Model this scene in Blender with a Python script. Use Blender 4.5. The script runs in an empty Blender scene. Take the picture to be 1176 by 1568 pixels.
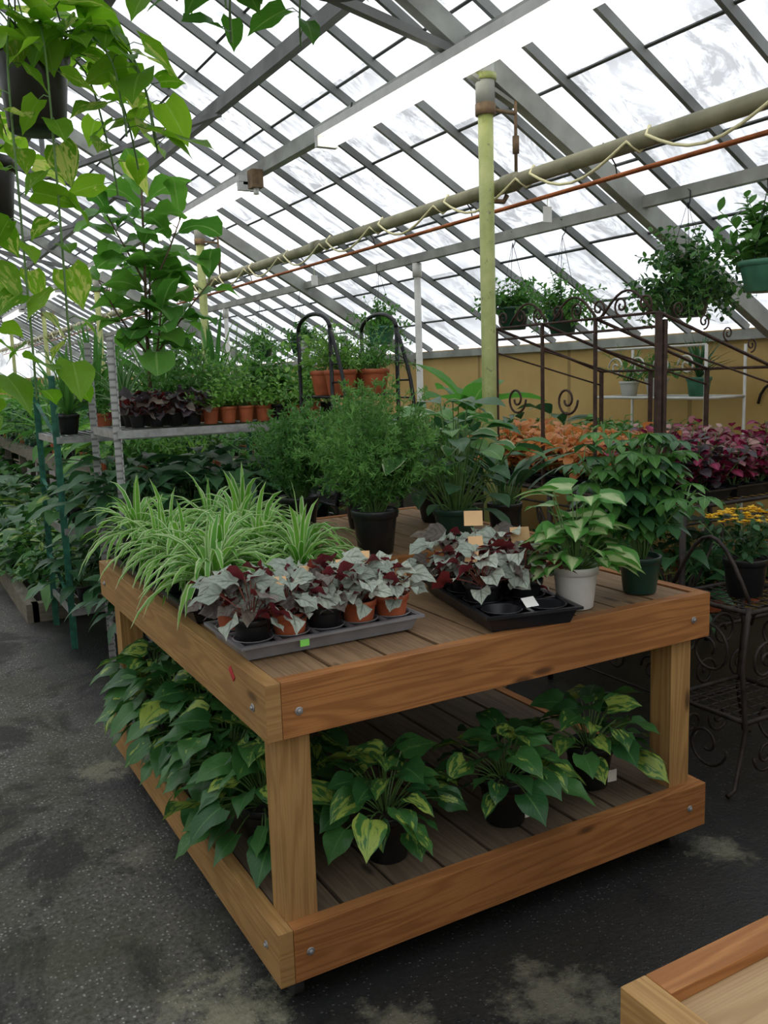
import bpy, math, random
from mathutils import Vector, Matrix
R=random.Random(11)
V=Vector
UP=V((0,0,1))
sin,cos,pi=math.sin,math.cos,math.pi
def U(a,b): return R.uniform(a,b)
scene=bpy.context.scene

# ------------------------------------------------------------------ materials
MATS={}
class NT:
    def __init__(s,name):
        m=bpy.data.materials.new(name); m.use_nodes=True
        s.m=m; s.nt=m.node_tree; s.nt.nodes.clear()
        s.out=s.nt.nodes.new('ShaderNodeOutputMaterial'); MATS[name]=m
    def n(s,typ,props=None,inp=None):
        k=s.nt.nodes.new('ShaderNode'+typ)
        for a,b in (props or {}).items(): setattr(k,a,b)
        for a,b in (inp or {}).items():
            if isinstance(b,bpy.types.NodeSocket): s.nt.links.new(b,k.inputs[a])
            else:
                if isinstance(b,tuple) and len(b)==3 and k.inputs[a].type=='RGBA': b=b+(1,)
                k.inputs[a].default_value=b
        return k
    def math(s,op,a,b=0.0,clamp=False):
        return s.n('Math',{'operation':op,'use_clamp':clamp},{0:a,1:b}).outputs[0]
    def mix(s,f,a,b):
        k=s.n('Mix',{'data_type':'RGBA'},{0:f}); 
        for i,x in ((6,a),(7,b)):
            if isinstance(x,bpy.types.NodeSocket): s.nt.links.new(x,k.inputs[i])
            else: k.inputs[i].default_value=tuple(x)+(1,)
        return k.outputs[2]
    def ramp(s,x,a,b,lo=0.0,hi=1.0):
        return s.n('MapRange',{'clamp':True},{0:x,1:a,2:b,3:lo,4:hi}).outputs[0]
    def noise(s,vec,scale,detail=3,rough=.5,dist=0):
        return s.n('TexNoise',None,{'Vector':vec,'Scale':scale,'Detail':detail,'Roughness':rough,'Distortion':dist}).outputs[0]
    def surf(s,sh): s.nt.links.new(sh,s.out.inputs[0])
    def bsdf(s,col,rough=.5,metal=0.0,spec=.5,bump=None,bs=.3,bd=.01):
        i={'Base Color':col,'Roughness':rough,'Metallic':metal,'Specular IOR Level':spec}
        if bump is not None:
            i['Normal']=s.n('Bump',None,{'Strength':bs,'Distance':bd,'Height':bump}).outputs[0]
        return s.n('BsdfPrincipled',None,i).outputs[0]

def plain(name,col,rough=.5,metal=0.0,var=.25,scale=12,spec=.5):
    t=NT(name); o=t.n('TexCoord').outputs['Object']
    f=t.noise(o,scale,4)
    f=t.ramp(f,.3,.7)
    c=t.mix(f,tuple(x*(1-var) for x in col),tuple(min(1,x*(1+var)) for x in col))
    t.surf(t.bsdf(c,rough,metal,spec,f,.15,.004))

def leafmat(name,c1,c2,mode=None,vc=(.5,.6,.2),amt=.5,sc=6,mid=None,trans=.3,rough=.45,back=None,midw=.04):
    t=NT(name)
    at=t.n('Attribute',{'attribute_name':'lc'}).outputs['Color']
    sp=t.n('SeparateColor',None,{0:at}); r=sp.outputs[0]; r2=sp.outputs[1]
    uv=t.n('UVMap').outputs[0]; s=t.n('SeparateXYZ',None,{0:uv}); u,v=s.outputs[0],s.outputs[1]
    au=t.math('ABSOLUTE',t.math('SUBTRACT',u,.5))
    col=t.mix(r,c1,c2)
    vec=t.n('CombineXYZ',None,{0:t.math('MULTIPLY',u,2.0),1:v,2:t.math('MULTIPLY',r,37.0)}).outputs[0]
    if mode=='blotch':
        nz=t.noise(vec,sc,3,.55,.6)
        th=t.math('ADD',nz,t.math('MULTIPLY',t.math('SUBTRACT',r2,.5),.5))
        th=t.math('SUBTRACT',th,t.math('MULTIPLY',au,.25))
        f=t.ramp(th,.67-amt*.3,.75-amt*.3)
        col=t.mix(f,col,vc)
    elif mode=='edge':
        f=t.ramp(t.math('ADD',au,t.math('MULTIPLY',t.noise(vec,sc,2),.1)),.5-amt*.4,.56-amt*.4)
        col=t.mix(f,col,vc)
    elif mode=='center':
        f=t.ramp(t.math('ADD',au,t.math('MULTIPLY',t.noise(vec,sc,3),.3)),.22+amt*.25,.34+amt*.3,1,0)
        col=t.mix(f,col,vc)
    elif mode=='vein':
        w=t.math('SINE',t.math('ADD',t.math('MULTIPLY',t.math('SUBTRACT',v,t.math('MULTIPLY',au,.9)),sc*6.0),t.math('MULTIPLY',t.noise(vec,4.0,3),5.0)))
        f=t.ramp(w,.1,1.0)
        col=t.mix(t.math('MULTIPLY',f,amt),col,vc)
    if mid is not None:
        f=t.ramp(au,midw*.4,midw,1,0)
        col=t.mix(t.math('MULTIPLY',f,.75),col,mid)
    lv=t.ramp(t.math('SINE',t.math('MULTIPLY',t.math('SUBTRACT',v,t.math('MULTIPLY',au,.8)),46.0)),.6,1.0)
    col=t.mix(t.math('MULTIPLY',lv,.05),col,(.35,.45,.25))
    col=t.mix(t.math('MULTIPLY',t.noise(vec,3.0,2),.35),col,tuple(x*.45 for x in c1))
    if back is not None:
        g=t.n('NewGeometry').outputs['Backfacing']
        col=t.mix(g,col,back)
    b=t.bsdf(col,rough,0,.35)
    tc=t.n('HueSaturation',None,{'Saturation':1.05,'Value':1.5,'Color':col}).outputs[0]
    tr=t.n('BsdfTranslucent',None,{'Color':tc}).outputs[0]
    t.surf(t.n('MixShader',None,{0:trans,1:b,2:tr}).outputs[0])

leafmat('lf_gold',(.12,.30,.02),(.26,.48,.045),'blotch',(.58,.64,.18),.28,3,(.3,.5,.1),.55,.4)
leafmat('lf_top',(.05,.15,.02),(.08,.24,.03),None,mid=(.2,.35,.08),trans=.4)
leafmat('lf_marble',(.024,.10,.028),(.065,.20,.045),'blotch',(.38,.50,.09),.23,2.6,(.10,.26,.07),.2,.36)
leafmat('lf_dark',(.024,.085,.032),(.050,.155,.050),None,mid=(.08,.2,.06),trans=.2,rough=.38)
leafmat('lf_mid',(.055,.175,.035),(.12,.30,.06),None,mid=(.2,.4,.1),trans=.3)
leafmat('lf_light',(.14,.33,.05),(.25,.47,.09),None,mid=(.3,.5,.15),trans=.35)
leafmat('lf_spider',(.09,.31,.03),(.22,.47,.07),'edge',(.66,.76,.45),.30,2,None,.3)
leafmat('lf_begonia',(.28,.34,.28),(.52,.56,.46),'vein',(.13,.16,.11),.45,4,(.08,.10,.06),.1,.45,back=(.20,.03,.04),midw=.06)
leafmat('lf_begdark',(.07,.055,.05),(.21,.17,.13),'vein',(.02,.02,.02),.5,4,None,.1,.4,back=(.20,.03,.03))
leafmat('lf_syng',(.06,.23,.035),(.12,.34,.06),'center',(.50,.62,.30),.27,3,(.6,.68,.4),.3)
leafmat('lf_asp',(.045,.16,.032),(.17,.37,.08),None,trans=.25,rough=.55)
leafmat('lf_aspd',(.028,.12,.026),(.11,.28,.055),None,trans=.25,rough=.55)
leafmat('lf_fern',(.06,.2,.03),(.14,.36,.06),None,trans=.35,rough=.5)
leafmat('lf_fiddle',(.06,.20,.03),(.17,.40,.06),None,mid=(.3,.48,.15),trans=.40,rough=.4)
leafmat('lf_orange',(.55,.22,.07),(.75,.40,.15),'center',(.7,.28,.10),.3,3,trans=.3)
leafmat('lf_burg',(.12,.01,.03),(.26,.02,.07),'center',(.4,.04,.12),.15,3,trans=.25)
leafmat('lf_purple',(.035,.03,.035),(.10,.075,.09),None,trans=.2)
leafmat('lf_pink',(.5,.22,.25),(.6,.4,.35),'edge',(.1,.2,.05),.2,3,trans=.3)
leafmat('fl_yellow',(.75,.42,.01),(.9,.62,.03),None,trans=.25,rough=.6)
leafmat('lf_banana',(.09,.30,.05),(.16,.42,.07),'vein',(.06,.2,.03),.2,12,(.3,.5,.15),.45)
leafmat('lf_varieg',(.05,.17,.04),(.09,.26,.06),'edge',(.5,.58,.35),.2,3,None,.3)
plain('stem',(.10,.20,.05),.5); plain('stemred',(.2,.06,.04),.5); plain('stemwood',(.12,.08,.05),.8)
plain('pot_black',(.012,.013,.014),.35,var=.3); plain('pot_green',(.012,.05,.035),.35)
plain('pot_white',(.72,.72,.68),.4,var=.06); plain('pot_terra',(.46,.12,.05),.5)
plain('pot_lgreen',(.06,.20,.12),.4); plain('soil',(.03,.02,.014),.95,var=.6,scale=80)
plain('tray_grey',(.22,.22,.23),.35,var=.2); plain('tray_black',(.014,.015,.018),.32)
plain('iron',(.03,.022,.018),.6,.3,var=.5,scale=30); plain('iron_rust',(.055,.03,.02),.7,.2,var=.5,scale=30)
plain('blackmetal',(.012,.012,.013),.4,.4); plain('whitemetal',(.62,.61,.56),.5,var=.12)
plain('greenmetal',(.025,.14,.09),.5,var=.5,scale=20); plain('bar_paint',(.17,.18,.17),.65,var=.3,scale=4)
plain('lap',(.07,.075,.07),.7); plain('rafter',(.30,.31,.28),.65,var=.35,scale=5)
plain('beamdark',(.15,.155,.15),.65,var=.3,scale=5); plain('rust',(.17,.11,.06),.85,var=.5,scale=14)
plain('pipe',(.26,.25,.16),.5,.2,var=.3,scale=6); plain('copper',(.45,.15,.06),.4,.7,var=.3)
plain('cable',(.80,.74,.42),.5,var=.1); plain('galv',(.42,.43,.43),.42,.6,var=.25,scale=25)
plain('tag',(.74,.46,.22),.6,var=.08); plain('tagwhite',(.85,.85,.8),.6,var=.05); plain('taglime',(.25,.75,.12),.6,var=.05)
plain('rubber',(.02,.02,.02),.7); plain('fixture',(.6,.6,.58),.5,var=.1)
plain('redpaint',(.5,.03,.04),.6)

t=NT('postpaint'); o=t.n('TexCoord').outputs['Object']; f=t.ramp(t.noise(o,9,5,.6),.35,.7)
c=t.mix(f,(.27,.32,.09),(.42,.45,.17)); g=t.ramp(t.noise(o,30,4,.7),.62,.70); c=t.mix(g,c,(.14,.13,.07))
t.surf(t.bsdf(c,.45,0,.5,f,.2,.004))
t=NT('perf'); uv=t.n('UVMap').outputs[0]; s=t.n('SeparateXYZ',None,{0:uv})
fr=t.math('FRACT',t.math('MULTIPLY',s.outputs[0],26.0)); f1=t.ramp(t.math('ABSOLUTE',t.math('SUBTRACT',fr,.5)),.12,.17,1,0)
o=t.n('TexCoord').outputs['Object']; nz=t.noise(o,25,3)
c=t.mix(nz,(.34,.35,.34),(.55,.56,.55)); c=t.mix(f1,c,(.22,.22,.21)); t.surf(t.bsdf(c,.5,.2))

def wood(name,ca,cb,cc,rough=.6):
    t=NT(name); uv=t.n('UVMap').outputs[0]
    mp=t.n('Mapping',None,{'Vector':uv,'Scale':(.9,14.0,1.0)}).outputs[0]
    dn=t.noise(mp,1.0,2,.4,.5)
    ring=t.math('SINE',t.math('MULTIPLY',dn,64.0)); rr=t.ramp(ring,-.6,1.0)
    mp2=t.n('Mapping',None,{'Vector':uv,'Scale':(5.0,300.0,1.0)}).outputs[0]
    fine=t.noise(mp2,1.0,3,.6)
    c=t.mix(t.math('MULTIPLY',rr,.62),cb,ca); c=t.mix(t.math('MULTIPLY',t.ramp(fine,.42,.75),.45),c,cc)
    vo=t.n('TexVoronoi',None,{'Vector':t.n('Mapping',None,{'Vector':uv,'Scale':(2.4,8.0,1.0)}).outputs[0],'Scale':1.0})
    kn=t.ramp(vo.outputs['Distance'],.05,.12,1,0); c=t.mix(t.math('MULTIPLY',kn,.85),c,tuple(x*.3 for x in cc))
    big=t.noise(t.n('TexCoord').outputs['Object'],2.6,4); c=t.mix(t.math('MULTIPLY',t.ramp(big,.38,.7),.4),c,cc)
    t.surf(t.bsdf(c,rough,0,.3,ring,.06,.002))
wood('wood',(.23,.080,.020),(.42,.18,.055),(.17,.070,.026))
wood('wood_leg',(.28,.145,.045),(.45,.265,.095),(.19,.10,.04))
wood('wood_deck',(.20,.115,.055),(.33,.205,.11),(.11,.075,.045),.7)
wood('wood_dull',(.10,.07,.045),(.17,.125,.08),(.06,.045,.03),.8)
wood('plywood',(.34,.22,.10),(.46,.31,.16),(.22,.13,.06),.65)
wood('wood_grey',(.13,.12,.09),(.22,.20,.15),(.08,.07,.05),.8)

# asphalt floor
t=NT('asphalt'); o=t.n('TexCoord').outputs['Object']
s=t.n('SeparateXYZ',None,{0:o}); x,y=s.outputs[0],s.outputs[1]
n1=t.noise(o,1.6,5,.6); n2=t.noise(o,60,4,.7)
c=t.mix(t.ramp(n2,.32,.68),(.026,.025,.022),(.155,.148,.13))
vo=t.n('TexVoronoi',None,{'Vector':o,'Scale':75.0,'Randomness':1.0})
rc=t.n('SeparateColor',None,{0:vo.outputs['Color']}).outputs[0]
sp=t.math('MULTIPLY',t.ramp(vo.outputs['Distance'],.20,.36,1,0),t.ramp(rc,.62,.68))
c=t.mix(t.math('MULTIPLY',sp,.85),c,(.42,.41,.37))
moss=t.ramp(t.noise(o,2.3,6,.7),.44,.60); c=t.mix(t.math('MULTIPLY',moss,.6),c,(.055,.060,.024))
dk=t.ramp(t.noise(o,1.9,6,.70,.8),.50,.58); c=t.mix(t.math('MULTIPLY',dk,.78),c,(.014,.015,.012))
wet_shade=t.ramp(t.math('ADD',x,t.math('MULTIPLY',n1,.9)),1.05,1.35); c=t.mix(t.math('MULTIPLY',wet_shade,.88),c,(.012,.013,.014))  # damp dark asphalt, with some of the table's shadow painted into the colour
def patch(c,px,py,r,col,st):
    dx=t.math('SUBTRACT',x,px); dy=t.math('SUBTRACT',y,py)
    d=t.math('SQRT',t.math('ADD',t.math('MULTIPLY',dx,dx),t.math('MULTIPLY',dy,dy)))
    d=t.math('ADD',d,t.math('MULTIPLY',t.math('SUBTRACT',t.noise(o,9,6,.75),.5),r*4.5))
    return t.mix(t.math('MULTIPLY',t.ramp(d,r*.3,r*1.1,1,0),st),c,col)
pc=t.mix(n2,(.12,.12,.065),(.36,.34,.25))
for (px,py,r,st) in ((.62,2.02,.15,.85),(.98,1.72,.10,.5),(1.36,1.60,.15,.5),(2.30,1.86,.09,.5),(.68,3.67,.12,.7),(.62,2.9,.07,.3)):
    c=patch(c,px,py,r,pc,st)
rg=t.ramp(wet_shade,0,1,.8,.38)
t.surf(t.bsdf(c,rg,0,.4,t.math('ADD',n2,sp),.6,.006))

t=NT('wallpaint'); o=t.n('TexCoord').outputs['Object']
f=t.ramp(t.noise(o,1.5,5,.6),.3,.7); c=t.mix(f,(.46,.29,.085),(.60,.41,.15))
s=t.n('SeparateXYZ',None,{0:o}); fr=t.math('FRACT',t.math('MULTIPLY',s.outputs[1],.82)); gl=t.ramp(t.math('ABSOLUTE',t.math('SUBTRACT',fr,.5)),.012,.018,1,0)
c=t.mix(t.math('MULTIPLY',gl,.6),c,(.2,.12,.04)); t.surf(t.bsdf(c,.6,0,.4,f,.1,.01))
# whitewashed, dirty greenhouse glass
t=NT('glass'); o=t.n('TexCoord').outputs['Object']
s=t.n('SeparateXYZ',None,{0:o})
px_=t.math('DIVIDE',t.math('SUBTRACT',s.outputs[0],4.42),.5); py_=t.math('DIVIDE',t.math('ADD',s.outputs[1],4.0),.46)
pv=t.n('CombineXYZ',None,{0:t.math('FLOOR',py_),1:t.math('FLOOR',px_),2:0.0}).outputs[0]
wn=t.n('TexWhiteNoise',None,{'Vector':pv}); wv=wn.outputs['Value']; pr=t.ramp(wv,.35,1.0)
st=t.n('Mapping',None,{'Vector':o,'Scale':(1.0,1.9,1.0)}).outputs[0]
fine=t.noise(st,3.2,9,.74,1.2)
d1=t.ramp(fine,.44,.58); d2=t.ramp(t.noise(o,1.1,3),.36,.52); blot=t.math('MULTIPLY',t.math('MULTIPLY',d1,d2),t.ramp(wv,.15,.55,.25,1.0))
lapf=t.ramp(t.math('FRACT',px_),0.0,.5,1,0)
lapd=t.math('MULTIPLY',t.math('MULTIPLY',lapf,t.ramp(fine,.38,.54)),t.ramp(wv,.2,.7))
dirt=t.math('MAXIMUM',blot,lapd)
low=t.ramp(s.outputs[0],2.7,4.5)
pane=t.mix(t.math('MULTIPLY',pr,t.math('ADD',t.math('MULTIPLY',low,.6),.32)),(.90,.92,.94),(.46,.48,.50))
pane=t.mix(t.math('MULTIPLY',low,.35),pane,(.42,.46,.51))
col=t.mix(dirt,pane,(.15,.155,.155))
tr=t.n('BsdfTransparent',None,{'Color':col}).outputs[0]
df=t.n('BsdfTranslucent',None,{'Color':(.84,.86,.87)}).outputs[0]
t.surf(t.n('MixShader',None,{0:.27,1:tr,2:df}).outputs[0])
t=NT('tube'); t.surf(t.n('Emission',None,{'Color':(1,.96,.86),'Strength':5.0}).outputs[0])

# ------------------------------------------------------------------ mesh builder
class MB:
    def __init__(s): s.v=[];s.f=[];s.m=[];s.uv=[];s.c=[];s.sm=[];s.mats=[]
    def mi(s,n):
        if n not in s.mats: s.mats.append(n)
        return s.mats.index(n)
    def add(s,vs,fs,mat,uvs=None,rnd=0.,rnd2=.5,smooth=False,luv=None):
        o=len(s.v); s.v.extend([tuple(q) for q in vs]); k=s.mi(mat)
        for fi,f in enumerate(fs):
            s.f.append([o+i for i in f]); s.m.append(k); s.sm.append(smooth)
            for li,i in enumerate(f):
                s.uv.extend(luv[fi][li] if luv else (uvs[i] if uvs else (0,0)))
                s.c.extend((rnd,rnd2,0,1))
    def obj(s,name,loc=(0,0,0),rot=0,bevel=0):
        me=bpy.data.meshes.new(name); me.from_pydata(s.v,[],s.f)
        for n in s.mats: me.materials.append(MATS[n])
        me.polygons.foreach_set('material_index',s.m); me.polygons.foreach_set('use_smooth',s.sm)
        ul=me.uv_layers.new(name='UVMap'); ul.data.foreach_set('uv',s.uv)
        ca=me.color_attributes.new('lc','FLOAT_COLOR','CORNER'); ca.data.foreach_set('color',s.c)
        me.update()
        ob=bpy.data.objects.new(name,me); scene.collection.objects.link(ob)
        ob.location=loc; ob.rotation_euler=(0,0,rot)
        if bevel:
            b=ob.modifiers.new('bevel','BEVEL'); b.width=bevel; b.segments=2; b.limit_method='ANGLE'; b.harden_normals=False
        return ob

def board(mb,p0,p1,w,h,mat,up=UP):
    p0=V(p0);p1=V(p1); d=(p1-p0); L=d.length; d.normalize()
    sd=d.cross(up)
    if sd.length<.01: sd=V((1,0,0))
    sd.normalize(); n=sd.cross(d)
    a,b=sd*(w/2),n*(h/2)
    vs=[p0-a-b,p0+a-b,p0+a+b,p0-a+b,p1-a-b,p1+a-b,p1+a+b,p1-a+b]
    fs=[(0,1,2,3),(7,6,5,4),(0,4,5,1),(1,5,6,2),(2,6,7,3),(3,7,4,0)]
    ou,ov=U(0,50),U(0,9); l=[]
    for k,(A,B) in enumerate(((w,h),(w,h))): l.append([(ou,ov),(ou+.02,ov),(ou+.02,ov+B),(ou,ov+B)])
    for k,c in enumerate((w,h,w,h)):
        v0=ov+k*.37; l.append([(ou,v0),(ou+L,v0),(ou+L,v0+c),(ou,v0+c)])
    mb.add(vs,fs,mat,luv=l)
def box(mb,x0,x1,y0,y1,z0,z1,mat):
    cx,cy,cz=(x0+x1)/2,(y0+y1)/2,(z0+z1)/2; dx,dy,dz=x1-x0,y1-y0,z1-z0
    if dz>=dx and dz>=dy: board(mb,(cx,cy,z0),(cx,cy,z1),dy,dx,mat,V((1,0,0)))
    elif dx>=dy: board(mb,(x0,cy,cz),(x1,cy,cz),dy,dz,mat)
    else: board(mb,(cx,y0,cz),(cx,y1,cz),dx,dz,mat)
def tube(mb,pts,r,mat,n=6,cap=True,rnd=None):
    pts=[V(p) for p in pts]; k=len(pts); vs=[];uv=[]
    rr=r if isinstance(r,(list,tuple)) else [r]*k
    ref=None;Ls=0
    for i,p in enumerate(pts):
        d=(pts[min(i+1,k-1)]-pts[max(i-1,0)])
        if d.length<1e-7: d=V((0,0,1))
        d.normalize()
        if ref is None:
            ref=d.cross(UP)
            if ref.length<.1: ref=d.cross(V((1,0,0)))
        ref=ref-d*ref.dot(d)
        if ref.length<1e-5: ref=d.cross(V((0,1,0)))
        ref.normalize(); b=d.cross(ref)
        if i: Ls+=(p-pts[i-1]).length
        for j in range(n):
            a=2*pi*j/n; vs.append(p+ref*(cos(a)*rr[i])+b*(sin(a)*rr[i])); uv.append((Ls,j/n))
    fs=[(i*n+j,i*n+(j+1)%n,(i+1)*n+(j+1)%n,(i+1)*n+j) for i in range(k-1) for j in range(n)]
    if cap: fs+= [tuple(range(n-1,-1,-1)),tuple((k-1)*n+j for j in range(n))]
    mb.add(vs,fs,mat,uvs=uv,rnd=R.random() if rnd is None else rnd,smooth=n>4)
def lathe(mb,c,prof,mat,n=20):
    c=V(c); vs=[];uv=[]
    for i,(r,z) in enumerate(prof):
        for j in range(n):
            a=2*pi*j/n; vs.append(c+V((r*cos(a),r*sin(a),z))); uv.append((j/n,z))
    fs=[(i*n+j,i*n+(j+1)%n,(i+1)*n+(j+1)%n,(i+1)*n+j) for i in range(len(prof)-1) for j in range(n)]
    mb.add(vs,fs,mat,uvs=uv,smooth=True)
def pot(mb,c,rt,rb,h,mat,n=20):
    lathe(mb,c,[(.001,.002),(rb*.95,0),(rb,.003),(rt*.93,h*.80),(rt*.935,h*.81),(rt*1.0,h*.82),(rt*1.02,h*.98),(rt,h),(rt*.94,h),(rt*.92,h*.88)],mat,n)
    lathe(mb,c,[(rt*.925,h*.88),(rt*.5,h*.9),(.001,h*.91)],'soil',n)

HEART=[.70,.98,1,.92,.75,.50,.20,0]; OVAL=[.1,.5,.84,1,.97,.78,.42,0]; STRAP=[.6,.9,1,1,.9,.6,0]
FIDDLE=[.12,.45,.62,.78,1,.98,.66,.1]; LANCE=[.1,.55,.9,1,.85,.6,.28,0]; SM=[.1,.8,1,.6,0]
def leaf(mb,p,d,L,W,prof,mat,droop=.6,fold=.22,nx=2,lobe=0,roll=0,wave=0):
    p=V(p); d=V(d).normalized(); side=d.cross(UP)
    if side.length<.08: a=U(0,6.28); side=V((cos(a),sin(a),0)); side-=d*side.dot(d)
    side.normalize()
    if roll: side=side*cos(roll)+side.cross(d)*sin(roll)
    n=len(prof)-1; vs=[];uv=[]; ph=U(0,6)
    for i,w in enumerate(prof):
        t=i/n; hw=W*.5*w; nr=side.cross(d)
        for j in range(-nx,nx+1):
            s=j/nx; a=abs(s)
            q=p+side*(s*hw)+nr*(a*hw*fold+(wave*hw*sin(t*9+ph+s*2)*a if wave else 0))
            if lobe and i<2: q=q-d*(lobe*L*a*(1 if i==0 else .3))
            vs.append(q); uv.append((.5+.5*s,t))
        p=p+d*(L/n); d=(d+V((0,0,-droop/n))).normalized()
        side=(side-d*side.dot(d)).normalized()
    m=2*nx+1
    fs=[(i*m+j,i*m+j+1,(i+1)*m+j+1,(i+1)*m+j) for i in range(n) for j in range(m-1)]
    mb.add(vs,fs,mat,uvs=uv,rnd=R.random(),rnd2=R.random(),smooth=True)
def arc(p,d,L,droop,n=5,jit=0):
    p=V(p);d=V(d).normalized();pts=[p.copy()];ds=[d.copy()]
    for i in range(n):
        p=p+d*(L/n); d=(d+V((U(-jit,jit),U(-jit,jit),-droop/n+U(-jit,jit)))).normalized(); pts.append(p.copy());ds.append(d.copy())
    return pts,ds
def dirv(az,el): return V((cos(az)*cos(el),sin(az)*cos(el),sin(el)))
def rosette(mb,c,n,pl,ll,lw,prof,lm,sm='stem',el=(15,80),pd=.6,ld=.9,fold=.22,nx=2,lobe=0,flat=.5,r0=.02,pr=.0022,wave=.1,rl=.35,dn=0):
    c=V(c); a0=U(0,6.28)
    for i in range(n):
        f=(i+.5)/n; e=math.radians(el[1]+(el[0]-el[1])*f+U(-8,8)); az=a0+i*2.39996+U(-.3,.3)
        s=U(.75,1.2); d=dirv(az,e); p0=c+V((cos(az),sin(az),0))*(r0*f)
        pts,ds=arc(p0,d,pl*s*(1-.25*f),pd,4)
        if pr: tube(mb,pts,pr,sm,3,False)
        e2=ds[-1]; e2=V((e2.x,e2.y,e2.z*flat)); 
        if e2.length<.3: e2=e2+dirv(az,0)*.5
        az2=U(-.5,.5); e2=V((e2.x*cos(az2)-e2.y*sin(az2),e2.x*sin(az2)+e2.y*cos(az2),0)).normalized()+V((0,0,e2.z-dn*U(.4,1.5)))
        lmm=lm if isinstance(lm,str) else R.choice(lm)
        leaf(mb,pts[-1],e2,ll*s*U(.85,1.1),lw*s,prof,lmm,ld*U(.6,1.4),fold,nx,lobe,U(-rl,rl),wave)
def stemplant(mb,c,ns,L,el,droop,nl,ll,lw,prof,lm,sm='stem',start=.2,ld=.5,pet=0,comp=1,nx=1,r0=.02,sr=.002,lobe=0,jit=.1,fold=.2,segs=8,lift=.3,az0=0,az1=6.283,taper=.3):
    c=V(c)
    for k in range(ns):
        az=U(az0,az1); e=math.radians(U(*el)); p0=c+V((cos(az),sin(az),0))*U(0,r0)
        l=L*U(.65,1.1); pts,ds=arc(p0,dirv(az,e),l,droop*U(.7,1.3),segs,jit)
        tube(mb,pts,sr,sm,3,False)
        a=U(0,6.28)
        for i in range(nl):
            t=start+(1-start)*(i+U(.2,.8))/nl; x=min(t*segs,segs-.001); q=int(x); fr=x-q
            p=pts[q].lerp(pts[q+1],fr); d=ds[q]; a+=2.4
            s1=d.cross(UP); 
            if s1.length<.1: s1=d.cross(V((1,0,0)))
            s1.normalize(); s2=s1.cross(d)
            rad=s1*cos(a)+s2*sin(a); dd=(rad+d*.45+V((0,0,lift))).normalized()
            sz=(1-taper*t)*U(.8,1.15)
            if pet:
                p2=p+dd*(pet*sz); tube(mb,[p,(p+p2)/2+V((0,0,.1*pet)),p2],sr*.6,sm,3,False); p=p2
            lmm=lm if isinstance(lm,str) else R.choice(lm)
            if comp==1:
                leaf(mb,p,dd+V((0,0,-lift*.5)),ll*sz,lw*sz,prof,lmm,ld*U(.5,1.5),fold,nx,lobe,U(-.5,.5))
            else:
                b0=math.atan2(dd.y,dd.x)
                for m in range(comp):
                    bb=b0+(m-(comp-1)/2)*(4.6/comp); sc=1-.25*abs(m-(comp-1)/2)/comp
                    leaf(mb,p,dirv(bb,-.15),ll*sz*sc,lw*sz*sc,prof,lmm,ld,fold,nx,0,0)

def spider(mb,c,s=1,n=42,mat='lf_spider'):
    for i in range(n):
        f=i/n; az=i*2.4+U(-.3,.3); e=math.radians(86-66*f+U(-7,7))
        leaf(mb,V(c)+V((cos(az),sin(az),0))*.015,dirv(az,e),s*U(.18,.28),s*U(.015,.022),STRAP+[],mat,U(2.0,3.6)*(1-.3*f),.45,1,0,U(-.2,.2))
def asparagus(mb,c,h,ns=75,nb=15,nn=13,droop=.7,emin=38,ln0=.05,mat='lf_asp'):
    c=V(c)
    for k in range(ns):
        az=U(0,6.28); e=math.radians(89-(89-emin)*(k/ns)+U(-6,6)); L=h*U(.6,1.08)*(1-.18*k/ns)
        pts,ds=arc(c+V((cos(az),sin(az),0))*U(0,.04),dirv(az,e),L,droop*U(.5,1.4),8,.10)
        tube(mb,pts,.0014,'stem',3,False)
        for b in range(nb):
            t=.2+.8*(b+R.random())/nb; x=min(t*8,7.99);q=int(x); p=pts[q].lerp(pts[q+1],x-q)
            bd=(V((U(-1,1),U(-1,1),U(-.5,.6))).normalized()+ds[q]*.6).normalized(); bl=U(.6,1.5)*ln0*(1.2-t*.5)
            vs=[];fs=[]
            for m in range(nn):
                q0=p+bd*(bl*(m+.5)/nn)+V((0,0,-.02*(m/nn)**2)); dd=(V((U(-1,1),U(-1,1),U(-1,1))).normalized()+bd*.5).normalized()
                w=dd.cross(V((U(-1,1),U(-1,1),U(-1,1)))).normalized()*.0025; o=len(vs)
                ln=U(.012,.022); vs+= [q0-w,q0+w,q0+dd*ln+w*.4,q0+dd*ln-w*.4]; fs.append((o,o+1,o+2,o+3))
            mb.add(vs,fs,mat,rnd=R.random()*.5+.5*max(0,min(1,t)),smooth=False)
def tagc(mb,p,az,mat='tag',w=.034,h=.045,tilt=.3,stick=True):
    p=V(p); s=V((cos(az),sin(az),0)); n=V((-sin(az),cos(az),0)); u=(UP*cos(tilt)+n*sin(tilt)); 
    if stick: tube(mb,[p-u*.04,p],.001,'stem',3)
    q=[p-s*w/2,p+s*w/2,p+s*w/2+u*h,p-s*w/2+u*h]; k=n*.0008
    vs=[x-k for x in q]+[x+k for x in q]
    mb.add(vs,[(0,1,2,3),(7,6,5,4),(0,4,5,1),(1,5,6,2),(2,6,7,3),(3,7,4,0)],mat)

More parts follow.
